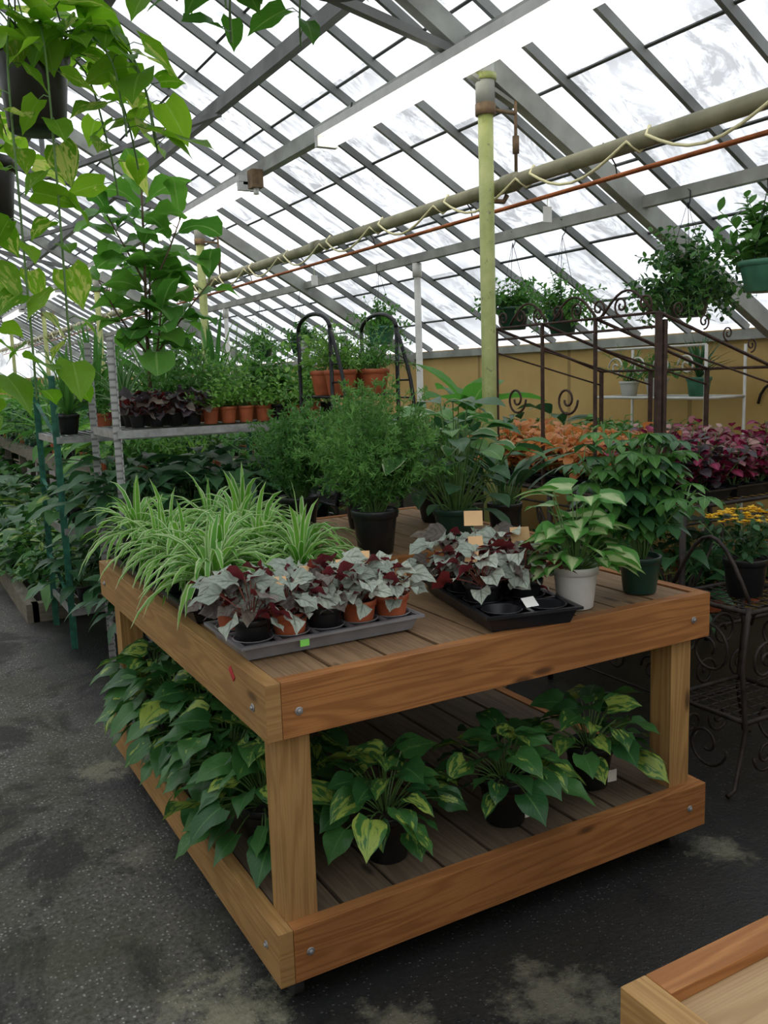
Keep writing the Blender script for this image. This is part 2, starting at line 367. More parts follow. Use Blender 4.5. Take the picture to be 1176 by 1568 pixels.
def k_lily(mb,c,s=1,m='lf_dark',n=24,nx=1): rosette(mb,c,n,.20*s,.20*s,.075*s,LANCE,m,el=(20,85),pd=.5,ld=1.2,nx=nx,r0=.04,pr=.002)
def k_poth(mb,c,s=1,m='lf_marble',n=26,nx=2,el=(-8,88),dn=.25): rosette(mb,c,n,.150*s,.108*s,.080*s,HEART,m,el=el,pd=.75,ld=.7,fold=.16,nx=nx,lobe=.08,r0=.05,pr=.0022,rl=.6,flat=.45,dn=dn,wave=.18)
def k_fern(mb,c,s=1,m='lf_fern',ns=22): stemplant(mb,c,ns,.32*s,(30,85),1.2,20,.045*s,.013*s,SM,m,start=.15,lift=0,jit=.04,fold=.1,taper=.5)
def k_drac(mb,c,s=1,m='lf_mid',n=30):
    for i in range(n):
        az=i*2.4; e=math.radians(88-60*i/n+U(-6,6)); leaf(mb,V(c),dirv(az,e),.42*s*U(.8,1.1),.024*s,STRAP,m,U(.5,1.3),.4,1)
def k_bush(mb,c,s=1,m='lf_mid',ns=16,nl=9,ll=.055,lw=.032): stemplant(mb,c,ns,.24*s,(25,88),.5,nl,ll*s,lw*s,OVAL,m,start=.15,lift=.3)
def k_coleus(mb,c,s=1,m='lf_orange'): stemplant(mb,c,9,.17*s,(45,88),.2,8,.062*s,.045*s,OVAL,m,start=.15,lift=.15,ld=.8)
def k_beg(mb,c,s=1,n=24,m='lf_begonia'): rosette(mb,c,n,.088*s,.064*s,.052*s,HEART,m,'stemred',el=(18,86),pd=.5,ld=.6,fold=.16,nx=2,lobe=.08,r0=.015,pr=.0018,wave=.35,flat=.4,rl=.8,dn=.2)

# ------------------------------------------------------------------ shell
WX,EZ,SL,RX=4.8,1.82,.58,.5
Y0,Y1=-4.0,24.0
def rz(x): return EZ+SL*(WX-x) if x>=RX else EZ+SL*(x-(2*RX-WX))
LX=2*RX-WX
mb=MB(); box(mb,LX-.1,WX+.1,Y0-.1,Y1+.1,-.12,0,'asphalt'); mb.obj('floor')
mb=MB(); box(mb,WX,WX+.08,Y0,Y1,0,EZ,'wallpaint'); mb.obj('wall_right')
mb=MB(); box(mb,LX-.08,LX,Y0,Y1,0,EZ,'wallpaint'); mb.obj('wall_left')
mb=MB(); box(mb,LX,WX,Y1,Y1+.08,0,EZ,'wallpaint'); mb.obj('wall_back')
mb=MB(); box(mb,LX,WX,Y0-.08,Y0,0,EZ,'wallpaint'); mb.obj('wall_front')
mb=MB(); box(mb,WX-.05,WX,Y0,Y1,EZ-.07,EZ-.01,'rafter'); box(mb,LX,LX+.05,Y0,Y1,EZ-.07,EZ-.01,'rafter'); mb.obj('trim_eaves')
g=.035; RZ=rz(RX)
mb=MB()
mb.add([(WX,Y0,EZ+g),(WX,Y1,EZ+g),(RX,Y1,RZ+g),(RX,Y0,RZ+g),(LX,Y0,EZ+g),(LX,Y1,EZ+g)],[(0,1,2,3),(3,2,5,4)],'glass')
for yy in (Y0,Y1): mb.add([(LX,yy,EZ),(WX,yy,EZ),(RX,yy,RZ+g)],[(0,1,2)],'glass')
mb.obj('ceiling')
mb=MB(); yy=Y0; ys=[]
while yy<Y1: ys.append(yy); yy+=.46
nr=V((SL,0,1)).normalized(); nl_=V((-SL,0,1)).normalized()
for yv in ys:
    board(mb,(WX,yv,EZ),(RX,yv,RZ),.022,.045,'bar_paint',nr); board(mb,(LX,yv,EZ),(RX,yv,RZ),.022,.045,'bar_paint',nl_)
    xx=WX-.38
    while xx>RX:
        x2=xx+U(-.03,.03)
        board(mb,(x2,yv,rz(x2)+.022),(x2,yv+.46,rz(x2)+.022),.014,.010,'lap',nr)
        x3=2*RX-x2; board(mb,(x3,yv,rz(x3)+.022),(x3,yv+.46,rz(x3)+.022),.014,.010,'lap',nl_)
        xx-=.50
mb.obj('roof_glazing_bars')
mb=MB(); PY=[-.68,3.55,7.78,12.0,16.2,20.4]
for py in PY:
    board(mb,(WX,py,EZ-.09),(RX,py,RZ-.09),.06,.10,'rafter',nr); board(mb,(LX,py,EZ-.09),(RX,py,RZ-.09),.06,.10,'rafter',nl_)
def beam(x,dz,w,h,m): 
    board(mb,(x,Y0+.05,rz(x)+dz),(x,Y1-.05,rz(x)+dz),w,h,m)
beam(2.50,-.10,.06,.09,'rafter'); beam(2.08,-.08,.05,.08,'beamdark'); beam(3.6,-.065,.045,.06,'rafter'); beam(1.35,-.08,.06,.08,'beamdark'); beam(RX,-.05,.08,.16,'beamdark')
beam(2*RX-2.5,-.1,.07,.12,'rafter'); beam(2*RX-3.6,-.065,.05,.075,'rafter')
for py in PY[1:]:
    board(mb,(2.5,py,3.02),(RX,py,3.45),.04,.04,'beamdark'); board(mb,(1.35,py,3.27),(1.35,py,rz(1.35)-.1),.035,.035,'beamdark')
    board(mb,(1.35,py,3.25),(2.08,py-2.1,rz(2.08)-.12),.035,.035,'beamdark')
mb.obj('roof_rafters')

for py in PY:
    mb=MB(); tube(mb,[(2.6,py,0),(2.6,py,2.85)],.036,'postpaint',16)
    tube(mb,[(2.6,py,2.78),(2.6,py,2.83)],.048,'rust',12); tube(mb,[(2.6,py,2.93),(2.6,py,2.96)],.054,'postpaint',12)
    tube(mb,[(2.6,py,2.83),(2.6,py,3.02)],.045,'rafter',12)
    board(mb,(2.47,py,2.97),(2.77,py,2.84),.04,.018,'rafter')
    tube(mb,[(2.76,py-.02,2.52),(2.76,py-.02,2.88)],.008,'rust',6); tube(mb,[(2.76,py-.02,2.8),(2.6,py,2.81)],.009,'rust',6)
    tube(mb,[(2.76,py-.02,2.62),(2.76,py-.02,2.70)],.016,'rust',6)
    tube(mb,[(2.6,py,2.40),(2.70,py,2.40),(2.72,py,2.43)],.012,'rust',6)
    tube(mb,[(2.6,py,0),(2.6,py,.02)],.07,'rust',12)
    mb.obj('support_post')
for py in (1.6,5.8,10.0,14.2,18.4):
    mb=MB(); tube(mb,[(3.6,py,0),(3.6,py,rz(3.6)-.1)],.025,'whitemetal',12); tube(mb,[(3.6,py,0),(3.6,py,.02)],.05,'whitemetal',12)
    tube(mb,[(3.6,py,rz(3.6)-.2),(3.6,py,rz(3.6)-.1)],.035,'whitemetal',12); mb.obj('purlin_post')
mb=MB(); tube(mb,[(2.70,Y0+.2,2.475),(2.70,Y1-.2,2.475)],.034,'pipe',16)
for q in range(12):
    yc=Y0+1+q*2.15; tube(mb,[(2.70,yc,2.475),(2.70,yc+.09,2.475)],.043,'pipe',16)
mb.obj('heating_pipe')
mb=MB(); tube(mb,[(2.80,Y0+.2,2.395),(2.80,Y1-.2,2.395)],.010,'copper',10)
for q in range(24): yc=Y0+.6+q*1.05; tube(mb,[(2.80,yc,2.395),(2.79,yc,2.44),(2.72,yc,2.52)],.004,'iron',4)
mb.obj('copper_water_pipe')
mb=MB(); pts=[]
yy=Y0+.3
while yy<Y1-1:
    for a in range(12):
        f=a/12
        if f<.33: 
            k=f/.33; pts.append((2.70-.043*cos(k*2*pi),yy+k*.10,2.475+.043*sin(k*2*pi)))
        else:
            g2=(f-.33)/.67; pts.append((2.657-.02*sin(g2*pi),yy+.10+g2*.60,2.475-.10*sin(g2*pi)))
    yy+=.70
tube(mb,pts,.0065,'cable',5); mb.obj('electrical_cable')

def fixture(ya,yb,x=2.43,z=3.0):
    mb=MB(); board(mb,(x,ya,z),(x,yb,z),.13,.045,'fixture')
    board(mb,(x,ya,z-.03),(x,yb,z-.03),.06,.02,'fixture')
    for s in (-.04,.04): tube(mb,[(x+s,ya+.05,z-.055),(x+s,yb-.05,z-.055)],.019,'tube',10)
    for ye in (ya+.02,yb-.02): box(mb,x-.065,x+.065,ye-.02,ye+.02,z-.08,z-.02,'fixture')
    for ye in (ya+.3,yb-.3): tube(mb,[(x,ye,z),(x+.03,ye,z+.1)],.005,'iron',4)
    mb.obj('fluorescent_light_fixture')
for a in (-1.0,2.45,6.15,9.9,13.6,17.3): fixture(a,a+2.45)
mb=MB(); box(mb,2.38,2.46,5.93,6.02,2.9,3.02,'rust'); tube(mb,[(2.42,5.97,2.9),(2.42,5.97,2.86)],.02,'pot_white',8); mb.obj('junction_box')

# ------------------------------------------------------------------ tables
def wheel(mb,x,y):
    tube(mb,[(x-.014,y,.032),(x+.014,y,.032)],.032,'rubber',14); board(mb,(x-.02,y,.035),(x-.02,y,.085),.025,.003,'galv',V((1,0,0))); board(mb,(x+.02,y,.035),(x+.02,y,.085),.025,.003,'galv',V((1,0,0)))
def bolt(mb,p,n):
    p=V(p);n=V(n); tube(mb,[p,p+n*.003],.011,'galv',12); tube(mb,[p+n*.002,p+n*.008],.006,'galv',6)
def table(name,x0,x1,y0,y1,ply=False):
    mb=MB(); th=.04
    for (za,zb) in ((.735,.88),(.085,.232)):
        box(mb,x0+th+.001,x1-.001,y0,y0+th,za,zb,'wood'); box(mb,x0+th+.001,x1-.001,y1-th,y1,za,zb,'wood')
        box(mb,x0,x0+th,y0,y1,za,zb,'wood_leg'); box(mb,x1-th,x1,y0+th+.001,y1-th-.001,za,zb,'wood')
        zt=zb-.004
        if ply and za>.5:
            box(mb,x0+th,x1-th,y0+th,y1-th,zt-.03,zt-.012,'plywood')
        else:
            n=int((x1-x0-2*th)/.15); w=(x1-x0-2*th)/n
            for i in range(n): box(mb,x0+th+i*w+.006,x0+th+(i+1)*w-.006,y0+th+.003,y1-th-.003,zt-.035,zt+U(-.002,.001),'wood_deck' if za>.5 else 'wood_dull')
        for yc in (y0+(y1-y0)*.33,y0+(y1-y0)*.66): box(mb,x0+th,x1-th,yc-.02,yc+.02,za+.005,zt-.037,'wood_dull')
    lg=.088
    for lx in (x0+th,x1-th-lg):
        for ly in (y0+th,y1-th-lg):
            box(mb,lx,lx+lg,ly,ly+lg,.09,.838,'wood_leg')
            wheel(mb,lx+.03,ly+.04)
    for z in (.80,.16):
        for lx in (x0+.085,x1-.075):
            bolt(mb,(lx,y0,z),(0,-1,0))
        for ly in (y0+.085,y1-.085): bolt(mb,(x0,ly,z),(-1,0,0))
    return mb
mb=table('t',.73,2.26,1.91,3.73); board(mb,(.728,2.12,.835),(.728,2.15,.86),.003,.018,'redpaint'); mb.obj('wooden_display_table',bevel=.004)
mb=table('t',.69,2.2,-.75,.70,True); mb.obj('wooden_display_table',bevel=.004)
mb=MB(); x0,x1,y0,y1=1.37,2.24,2.68,3.68
box(mb,x0,x1,y0,y0+.03,.88,.962,'wood'); box(mb,x0,x1,y1-.03,y1,.88,.962,'wood'); box(mb,x0,x0+.03,y0+.03,y1-.03,.88,.96,'wood'); box(mb,x1-.03,x1,y0+.03,y1-.03,.88,.96,'wood')
for i in range(6): box(mb,x0+.035+i*.135,x0+.035+i*.135+.125,y0+.032,y1-.032,.938,.958,'wood_deck')
mb.obj('slatted_wooden_riser',bevel=.003)
ZT=.88; ZR=.962

def trayshell(mb,lx,ly,h,mat,nx,ny,cellr,cells=True):
    a,b=lx/2,ly/2; k=.018
    ring=lambda s,z:[(-a-s,-b-s,z),(a+s,-b-s,z),(a+s,b+s,z),(-a-s,b+s,z)]
    vs=ring(-k,0)+ring(0,h)+ring(.010,h)+ring(.010,h-.008)+ring(.003,h-.006)+ring(-k+.002,.0)
    fs=[]
    for r in range(4):
        for j in range(4): fs.append((r*4+j,r*4+(j+1)%4,(r+1)*4+(j+1)%4,(r+1)*4+j))
    fs.append((3,2,1,0)); mb.add(vs,fs,mat)
    out=[]
    for i in range(nx):
        for j in range(ny):
            px=-a+lx*(i+.5)/nx; py=-b+ly*(j+.5)/ny; out.append((px,py))
            if cells: lathe(mb,(px,py,0),[(.001,.003),(cellr*.75,.003),(cellr,h-.002),(cellr*1.12,h),(cellr*1.04,h+.001)],mat,16)
    if cells:
        for i in range(nx+1):
            px=-a+lx*i/nx; board(mb,(px,-b,h-.004),(px,b,h-.004),.012,.006,mat)
        for j in range(ny+1):
            py=-b+ly*j/ny; board(mb,(-a,py,h-.004),(a,py,h-.004),.012,.006,mat)
    return out
mb=MB(); cs=trayshell(mb,.53,.28,.045,'tray_grey',5,2,.050)
for q,(px,py) in enumerate(cs):
    pm=['pot_black','pot_terra','pot_terra','pot_black','pot_black','pot_black','pot_terra','pot_terra','pot_terra','pot_black'][q]; pot(mb,(px,py,.008),.052,.036,.092,pm,18); k_beg(mb,(px,py,.092),U(.95,1.12),25,['lf_begonia','lf_begonia','lf_begdark'] if q in (0,1,4) else 'lf_begonia')
for (a,b,c) in ((-.12,-.06,.17),(-.02,-.02,.18),(.10,.0,.18),(.24,-.08,.15),(.2,.07,.18)): tagc(mb,(a,b,c),U(-.9,.1),'tag',.036,.028,.8)
tagc(mb,(-.1,-.152,.02),0,'taglime',.026,.018,0,False)
mb.obj('silver_begonia_tray',(1.015,2.235,ZT+.001),0)
mb=MB(); cs=trayshell(mb,.28,.53,.05,'tray_black',2,4,.055)
for (px,py) in cs:
    if py<-.15: continue
    pot(mb,(px,py,.008),.054,.036,.09,'pot_black',16); k_beg(mb,(px,py,.09),U(1.05,1.25),24,['lf_begonia','lf_begdark','lf_begonia'])
for (a,b,c,w) in ((-.06,.0,.19,.045),(.0,.16,.23,.06),(.1,.02,.19,.06),(-.1,-.05,.16,.04)): tagc(mb,(a,b,c),U(-.8,.2),'tag',w,w*.85,.5)
tagc(mb,(.02,-.215,.05),.2,'tagwhite',.045,.035,.9,False)
mb.obj('silver_begonia_tray',(1.60,2.17,ZT+.001),math.radians(-12))
for (cx,cy) in ((.885,2.79),(1.185,2.79),(.885,3.37),(1.185,3.37)):
    mb=MB(); trayshell(mb,.27,.53,.05,'tray_black',2,4,.05,False)
    for (px,py) in ((-.04,-.18),(.05,.0),(-.03,.18)):
        pot(mb,(px,py,.005),.062,.045,.11,'pot_black',14); spider(mb,(px,py,.10),U(.95,1.2),62)
    if cx<1 and cy<3: tagc(mb,(-.02,-.278,.03),0,'taglime',.02,.02,0,False)
    mb.obj('spider_plant_tray',(cx,cy,ZT+.001),0)

def plantobj(name,loc,fn,potspec,rot=0):
    mb=MB(); rt,rb,h,pm=potspec; pot(mb,(0,0,0),rt,rb,h,pm,24); fn(mb,V((0,0,h*.9))); return mb.obj(name,loc,rot)
plantobj('potted_asparagus_fern',(1.53,2.80,ZR),lambda m,c:asparagus(m,c,.49,95,17,13,.45,46),(.085,.064,.16,'pot_black'))
plantobj('potted_asparagus_fern',(1.76,3.32,ZR),lambda m,c:asparagus(m,c,.46,65,15,12,.5,55,mat='lf_aspd'),(.085,.062,.15,'pot_black'))
plantobj('potted_foxtail_fern',(1.50,3.40,ZR),lambda m,c:asparagus(m,c,.46,90,16,12,.5,56,.035,'lf_aspd'),(.085,.062,.15,'pot_black'))
def plily(m,c):
    rosette(m,c,46,.36,.14,.072,OVAL,['lf_dark','lf_varieg','lf_dark','lf_mid'],el=(52,89),pd=.35,ld=.9,nx=2,r0=.06,pr=.003,flat=.25)
    rosette(m,c,18,.20,.14,.07,OVAL,'lf_dark',el=(25,70),pd=.5,ld=1.1,nx=2,r0=.05,pr=.0025,flat=.3)
plantobj('potted_peace_lily',(1.88,2.80,ZR),plily,(.085,.06,.13,'pot_green'))
plantobj('potted_peace_lily',(2.08,3.25,ZR),plily,(.085,.06,.13,'pot_black'))
def castiron(m,c): rosette(m,c,30,.10,.26,.030,LANCE,'lf_dark',el=(55,88),pd=.2,ld=.7,nx=1,r0=.05,pr=.0025,flat=1)
plantobj('potted_cast_iron_plant',(2.14,2.83,ZR),castiron,(.07,.055,.12,'pot_black'))
def syng(m,c):
    rosette(m,c,42,.14,.095,.078,HEART,'lf_syng',el=(18,88),pd=.45,ld=.7,fold=.14,nx=2,lobe=.1,r0=.03,pr=.0022,flat=.4,rl=.7,dn=.15,wave=.15)
    rosette(m,c,16,.23,.098,.080,HEART,'lf_syng',el=(60,88),pd=.4,ld=.7,fold=.14,nx=2,lobe=.1,r0=.02,pr=.0022,flat=.35,rl=.6,dn=.2)
plantobj('potted_syngonium',(1.80,2.03,ZT),syng,(.070,.054,.13,'pot_white'))
def schef(m,c): stemplant(m,c,19,.44,(58,89),.25,8,.095,.042,OVAL,['lf_mid','lf_dark','lf_mid'],start=.2,pet=.07,comp=5,ld=.8,nx=1,sr=.003,lift=.4,jit=.08)
plantobj('potted_schefflera',(2.09,2.05,ZT),schef,(.068,.052,.12,'pot_green'))

ZL=.229
for (x,y,s) in ((1.15,2.10,.98),(1.56,2.08,.95),(1.94,2.12,1.0)):
    mb=MB(); pot(mb,(0,0,0),.080,.060,.145,'pot_black'); k_poth(mb,(0,0,.14),s,n=46,el=(14,88),dn=.12)
    tagc(mb,(.035,-.080,.035),0,'tagwhite',.034,.04,0,False); mb.obj('potted_marble_pothos',(x,y,ZL),U(-.2,.2))
for (x,y,s) in ((.88,2.35,1.0),(.885,2.65,1.0),(.885,2.97,1.02),(.885,3.28,1.02),(.89,3.55,.95),(1.14,2.85,1.0),(1.14,3.3,1.0)):
    mb=MB(); pot(mb,(0,0,0),.075,.056,.135,'pot_black'); k_poth(mb,(0,0,.13),s*1.1,n=66); mb.obj('potted_marble_pothos',(x,y,ZL),U(0,6))

# ------------------------------------------------------------------ racks
def rack(name,x0,x1,y0,y1,zt,shelves,pm,mids=()):
    mb=MB()
    for px in (x0,x1)+tuple(mids):
        for py in (y0,y1):
            board(mb,(px,py,0),(px,py,zt),.034,.004,pm,V((0,1,0))); board(mb,(px+.018,py,0),(px+.018,py,zt),.004,.034,pm,V((0,1,0)))
    for z in shelves:
        box(mb,x0,x1,y0-.02,y0-.005,z-.04,z,'galv'); box(mb,x0,x1,y1+.005,y1+.02,z-.04,z,'galv'); box(mb,x0-.004,x0+.012,y0,y1,z-.04,z,'galv'); box(mb,x1-.012,x1,y0,y1,z-.04,z,'galv')
        k=int((x1-x0)/.05)
        for i in range(1,k): tube(mb,[(x0+i*.05,y0,z-.006),(x0+i*.05,y1,z-.006)],.003,'galv',4)
    return mb
rack('r',1.04,2.35,4.6,5.15,1.83,(1.365,.78,.25),'perf').obj('metal_plant_rack')
mb=rack('r',.90,2.35,5.55,6.2,1.66,(1.30,.75,.25),'greenmetal')
for z in (.5,1.0,1.5): board(mb,(.9,5.55,z-.2),(.9,6.2,z),.02,.01,'greenmetal')
mb.obj('green_metal_plant_rack')

def display(name,items):
    mb=MB()
    for it in items: it(mb)
    return mb.obj(name)
def P(kind,x,y,z,s=1,pm='pot_black',r=.06,h=.1,**k):
    def f(mb):
        pot(mb,(x,y,z),r,r*.75,h,pm,12); kind(mb,V((x,y,z+h*.9)),s,**k)
    return f
its=[]
for i in range(4):
    for yy in (4.68,4.82): its.append(P(k_beg,1.17+i*.1,yy,1.37,1.15,m=['lf_purple','lf_begdark'],r=.045,h=.07))
for i in range(8):
    its.append(P(k_bush,1.56+i*.1,4.66+U(-.01,.01),1.37,U(.6,.85),R.choice(['pot_terra','pot_terra','pot_black']),.047,.09,m=R.choice(['lf_mid','lf_light','lf_light'])))
    its.append(P(R.choice([k_fern,k_bush]),1.5+i*.105,4.95,1.37,U(1.1,1.5),'pot_terra',.06,.1,m=R.choice(['lf_mid','lf_light','lf_fern'])))
its.append(P(k_drac,1.18,5.0,1.37,.75,m='lf_varieg')); its.append(P(k_fern,1.4,5.02,1.37,1.2,'pot_terra'))
display('foliage_plants_on_rack',its)
its=[P(k_lily,1.14+i*.155,4.74+j*.26,z,U(1.0,1.25)*(1.0 if z>.5 else .9)) for z in (.785,.255) for i in range(8) for j in range(2)]
display('peace_lilies_on_rack',its)
its=[]
for i in range(7):
    its.append(P([k_drac,k_fern,k_bush][i%3],1.0+i*.2,5.68,1.305,U(1.0,1.4),'pot_terra' if i%2 else 'pot_black',.07,.12))
    its.append(P([k_bush,k_drac][i%2],1.05+i*.2,6.0,1.305,U(1.3,1.7),'pot_black',.07,.12))
for z in (.755,.255):
    for i in range(7):
        for j in range(2): its.append(P(R.choice([k_lily,k_poth]),1.02+i*.2,5.7+j*.32,z,U(1.1,1.35),n=22,nx=1))
display('foliage_plants_on_green_rack',its)

mb=MB()
box(mb,.74,.82,6.35,18.0,0,.13,'wood_grey'); box(mb,.78,1.45,6.35,6.43,0,.13,'wood_grey'); box(mb,.82,1.45,6.43,18.0,0,.09,'soil'); mb.obj('timber_planting_curb')
its=[]
for j in range(26):
    for i in range(2):
        its.append(P(R.choice([k_lily,k_lily,k_poth,k_bush]),.95+i*.28+U(-.03,.03),6.6+j*.42,.09,U(1.3,1.9)*(1+.25*i),m=R.choice(['lf_dark','lf_marble','lf_mid'])))
display('foliage_plants_in_bed',its)
def bench(name,x0,x1,y0,y1,z):
    mb=MB(); n=int((x1-x0)/.14); w=(x1-x0)/n
    for i in range(n): box(mb,x0+i*w+.005,x0+(i+1)*w-.005,y0,y1,z-.03,z,'wood_grey')
    box(mb,x0,x0+.04,y0,y1,z-.13,z-.03,'wood_grey'); box(mb,x1-.04,x1,y0,y1,z-.13,z-.03,'wood_grey')
    yy=y0+.1
    while yy<y1:
        for px in (x0+.06,x1-.06): box(mb,px-.04,px+.04,yy-.04,yy+.04,0,z-.03,'wood_grey')
        yy+=1.5
    mb.obj(name)
bench('long_plant_bench',1.55,2.4,6.6,18,.85)
its=[]
yy=6.8
while yy<17.6:
    for i in range(3):
        k=R.choice([k_lily,k_bush,k_fern,k_drac]); s=U(1.5,2.2)
        its.append(P(k,1.68+i*.29,yy,.85,s,R.choice(['pot_terra','pot_black','pot_green']),.08,.13,m=R.choice(['lf_mid','lf_dark','lf_light','lf_fern'])))
    yy+=.36+.012*(yy-6)
display('foliage_plants_on_bench',its)
for (bx0,bx1) in ((2.92,3.52),(3.68,4.4)):
    bench('long_plant_bench',bx0,bx1,4.75,18,.85)
    its=[]; yy=4.95
    while yy<17.6:
        for i in range(2):
            k=R.choice([k_lily,k_bush,k_fern,k_bush,k_lily]); s=U(1.0,1.6)
            its.append(P(k,bx0+.15+i*.33,yy+U(-.05,.05),.85,s,R.choice(['pot_terra','pot_black','pot_green']),.08,.13))
        yy+=.38+.012*(yy-5)
    display('foliage_plants_on_bench',its)

# fiddle leaf fig
mb=MB(); pot(mb,(0,0,0),.11,.08,.18,'pot_black')
def figstem(pts,r0,nl,s0):
    n=len(pts)-1; tube(mb,pts,[r0*(1-.5*i/n) for i in range(n+1)],'stemwood',6); a=U(0,6)
    for i in range(nl):
        t=.25+.75*(i+.5)/nl; x=min(t*n,n-.01); q=int(x); p=V(pts[q]).lerp(V(pts[q+1]),x-q); a+=2.3+U(-.3,.3)
        e=.15+.9*t*t+U(-.25,.25); s=s0*U(.7,1.2)*(1.1-.3*t)
        b=p+dirv(a,e)*.03; tube(mb,[p,b],.003,'stem',4,False)
        leaf(mb,b,dirv(a,e),.25*s,.17*s,FIDDLE,'lf_fiddle',U(.8,1.6),.16,2,0,U(-.5,.5),.30)
figstem([(0,0,.15),(.01,.02,.5),(.02,0,.9),(.03,.0,1.24)],.011,22,1.2)
for (az,zz,L,el) in ((-.3,.35,.55,.9),(2.7,.35,.50,1.0),(-1.4,.3,.4,.9),(1.2,.5,.4,1.1),(-.5,.7,.45,1.0),(2.9,.75,.40,1.1)):
    q,ds=arc((.02,.0,zz),dirv(az,el),L,-.2,5,.06); figstem([tuple(v) for v in q],.007,8,1.05)
mb.obj('fiddle_leaf_fig',(1.30,4.88,1.37))

# black tiered plant stand with arched sides
mb=MB(); x0,x1,y0,y1=1.98,2.36,4.02,4.40
for yv in (y0,y1):
    for px in (x0,x1): tube(mb,[(px,yv,0),(px,yv,1.84)],.011,'blackmetal',8)
for px in (x0,x1):
    tube(mb,[(px,y0+(y1-y0)*(.5-.5*cos(pi*k/12)),1.84+.08*sin(pi*k/12)) for k in range(13)],.011,'blackmetal',8)
    tube(mb,[(px,y0-.16*sin(pi*k/10),.95+.89*k/10) for k in range(11)],.010,'blackmetal',8)
    for k in range(8): tube(mb,[(px,y0-.16*sin(pi*(k+1)/10),.95+.89*(k+1)/10),(px,y0,.95+.89*(k+1)/10)],.005,'blackmetal',5)
for z in (.45,.95,1.22,1.50):
    for k in range(8): tube(mb,[(x0,y0+k*.054,z),(x1,y0+k*.054,z)],.004,'blackmetal',5)
    for px in (x0,x1): tube(mb,[(px,y0,z),(px,y1,z)],.007,'blackmetal',6)
mb.obj('black_tiered_plant_stand')
display('potted_ferns',[P(k_fern,2.07,4.10,1.505,.85,'pot_terra',.085,.13,m='lf_light',ns=44),P(k_fern,2.26,4.10,1.505,.85,'pot_terra',.085,.13,m='lf_fern',ns=40),P(k_bush,2.08,4.3,1.505,1.2,'pot_terra',.08,.13,m='lf_light'),P(k_bush,2.26,4.3,1.505,1.15,'pot_terra',.08,.13),
  P(k_bush,2.07,4.12,1.225,.7,'pot_terra',.07,.11),P(k_bush,2.26,4.12,1.225,.7,'pot_black',.07,.11),P(k_fern,2.16,4.2,.955,.7,'pot_black',.08,.12),P(k_lily,2.18,4.2,.455,.9)])

# ------------------------------------------------------------------ wrought iron
def meshshelf(mb,x0,x1,y0,y1,z,m='iron',sp=.055):
    n=int((x1-x0)/sp)
    for i in range(n+1): tube(mb,[(x0+(x1-x0)*i/n,y0,z),(x0+(x1-x0)*i/n,y1,z)],.0022,m,4,False)
    n=int((y1-y0)/sp)
    for i in range(n+1): tube(mb,[(x0,y0+(y1-y0)*i/n,z-.003),(x1,y0+(y1-y0)*i/n,z-.003)],.0022,m,4,False)
    for (a,b) in (((x0,y0),(x1,y0)),((x1,y0),(x1,y1)),((x1,y1),(x0,y1)),((x0,y1),(x0,y0))): tube(mb,[(a[0],a[1],z),(b[0],b[1],z)],.010,m,6)
def scroll(mb,c,ax,ay,r,turns=1.4,a0=0,m='iron',th=.006,flip=1):
    c=V(c);ax=V(ax);ay=V(ay); pts=[]
    n=26
    for i in range(n+1):
        f=i/n; a=a0+flip*2*pi*turns*f; rr=r*(1-.8*f); pts.append(c+ax*(cos(a)*rr)+ay*(sin(a)*rr))
    tube(mb,pts,th,m,6)
def Sscroll(mb,p,q,nrm,r,m='iron',th=.006):
    p=V(p);q=V(q); d=(q-p).normalized(); n=V(nrm)
    scroll(mb,p+n*r,d,n,r,1.3,-pi/2,m,th,-1); scroll(mb,q-n*r,d,n,r,1.3,pi/2,m,th,-1)
    tube(mb,[p,p.lerp(q,.3)+n*.0,p.lerp(q,.7),q],th,m,6)
mb=MB(); bx0,bx1,by0,by1=2.92,4.1,2.62,4.35
meshshelf(mb,bx0,bx1,by0,by1,1.0); meshshelf(mb,bx0,bx1,by0,by1,.45)
for px in (bx0,bx1):
    for py in (by0,(by0+by1)/2,by1): tube(mb,[(px,py,0),(px,py,1.0)],.014,'iron',8)
for k in range(7):
    yv=by0+.06+k*.235; Sscroll(mb,(bx0,yv,.62),(bx0,yv+.18,.90),(0,0,1),.045); scroll(mb,(bx0,yv+.1,.25),(0,1,0),(0,0,1),.07,1.5,k)
for k in range(5):
    xv=bx0+.06+k*.22; Sscroll(mb,(xv,by0,.62),(xv+.17,by0,.90),(0,0,1),.045); scroll(mb,(xv+.1,by0,.25),(1,0,0),(0,0,1),.07,1.5,k)
for z in (.93,.58,.14):
    tube(mb,[(bx0,by0,z),(bx0,by1,z)],.006,'iron',6); tube(mb,[(bx0,by0,z),(bx1,by0,z)],.006,'iron',6)
mb.obj('wrought_iron_plant_bench')
display('small_potted_plants_on_iron_bench',[P(R.choice([k_lily,k_bush]),3.05+i*.27,2.8+j*.36,.455,U(.8,1.1),R.choice(['pot_terra','pot_black']),.06,.1,m='lf_dark') for i in range(4) for j in range(4)])
mb=MB(); ys4=[2.81,3.2,3.585,3.97]
for yv in ys4:
    w=.007 if yv>2.9 else .011
    board(mb,(2.96,yv,1.01),(2.96,yv,1.83),w*2,w*2,'iron_rust',V((1,0,0)))
    tube(mb,[(2.96,yv,1.83),(3.72,yv,1.58)],.008,'iron_rust',6); board(mb,(3.72,yv,1.01),(3.72,yv,1.58),.018,.018,'iron_rust',V((1,0,0)))
    tube(mb,[(2.96,yv,1.70),(3.72,yv,1.50)],.005,'iron_rust',6)
board(mb,(2.995,2.81,1.01),(2.995,2.81,1.8),.02,.02,'iron_rust',V((1,0,0)))
for z in (1.83,1.77): tube(mb,[(2.96,2.81,z),(2.96,3.97,z)],.007,'iron_rust',6)
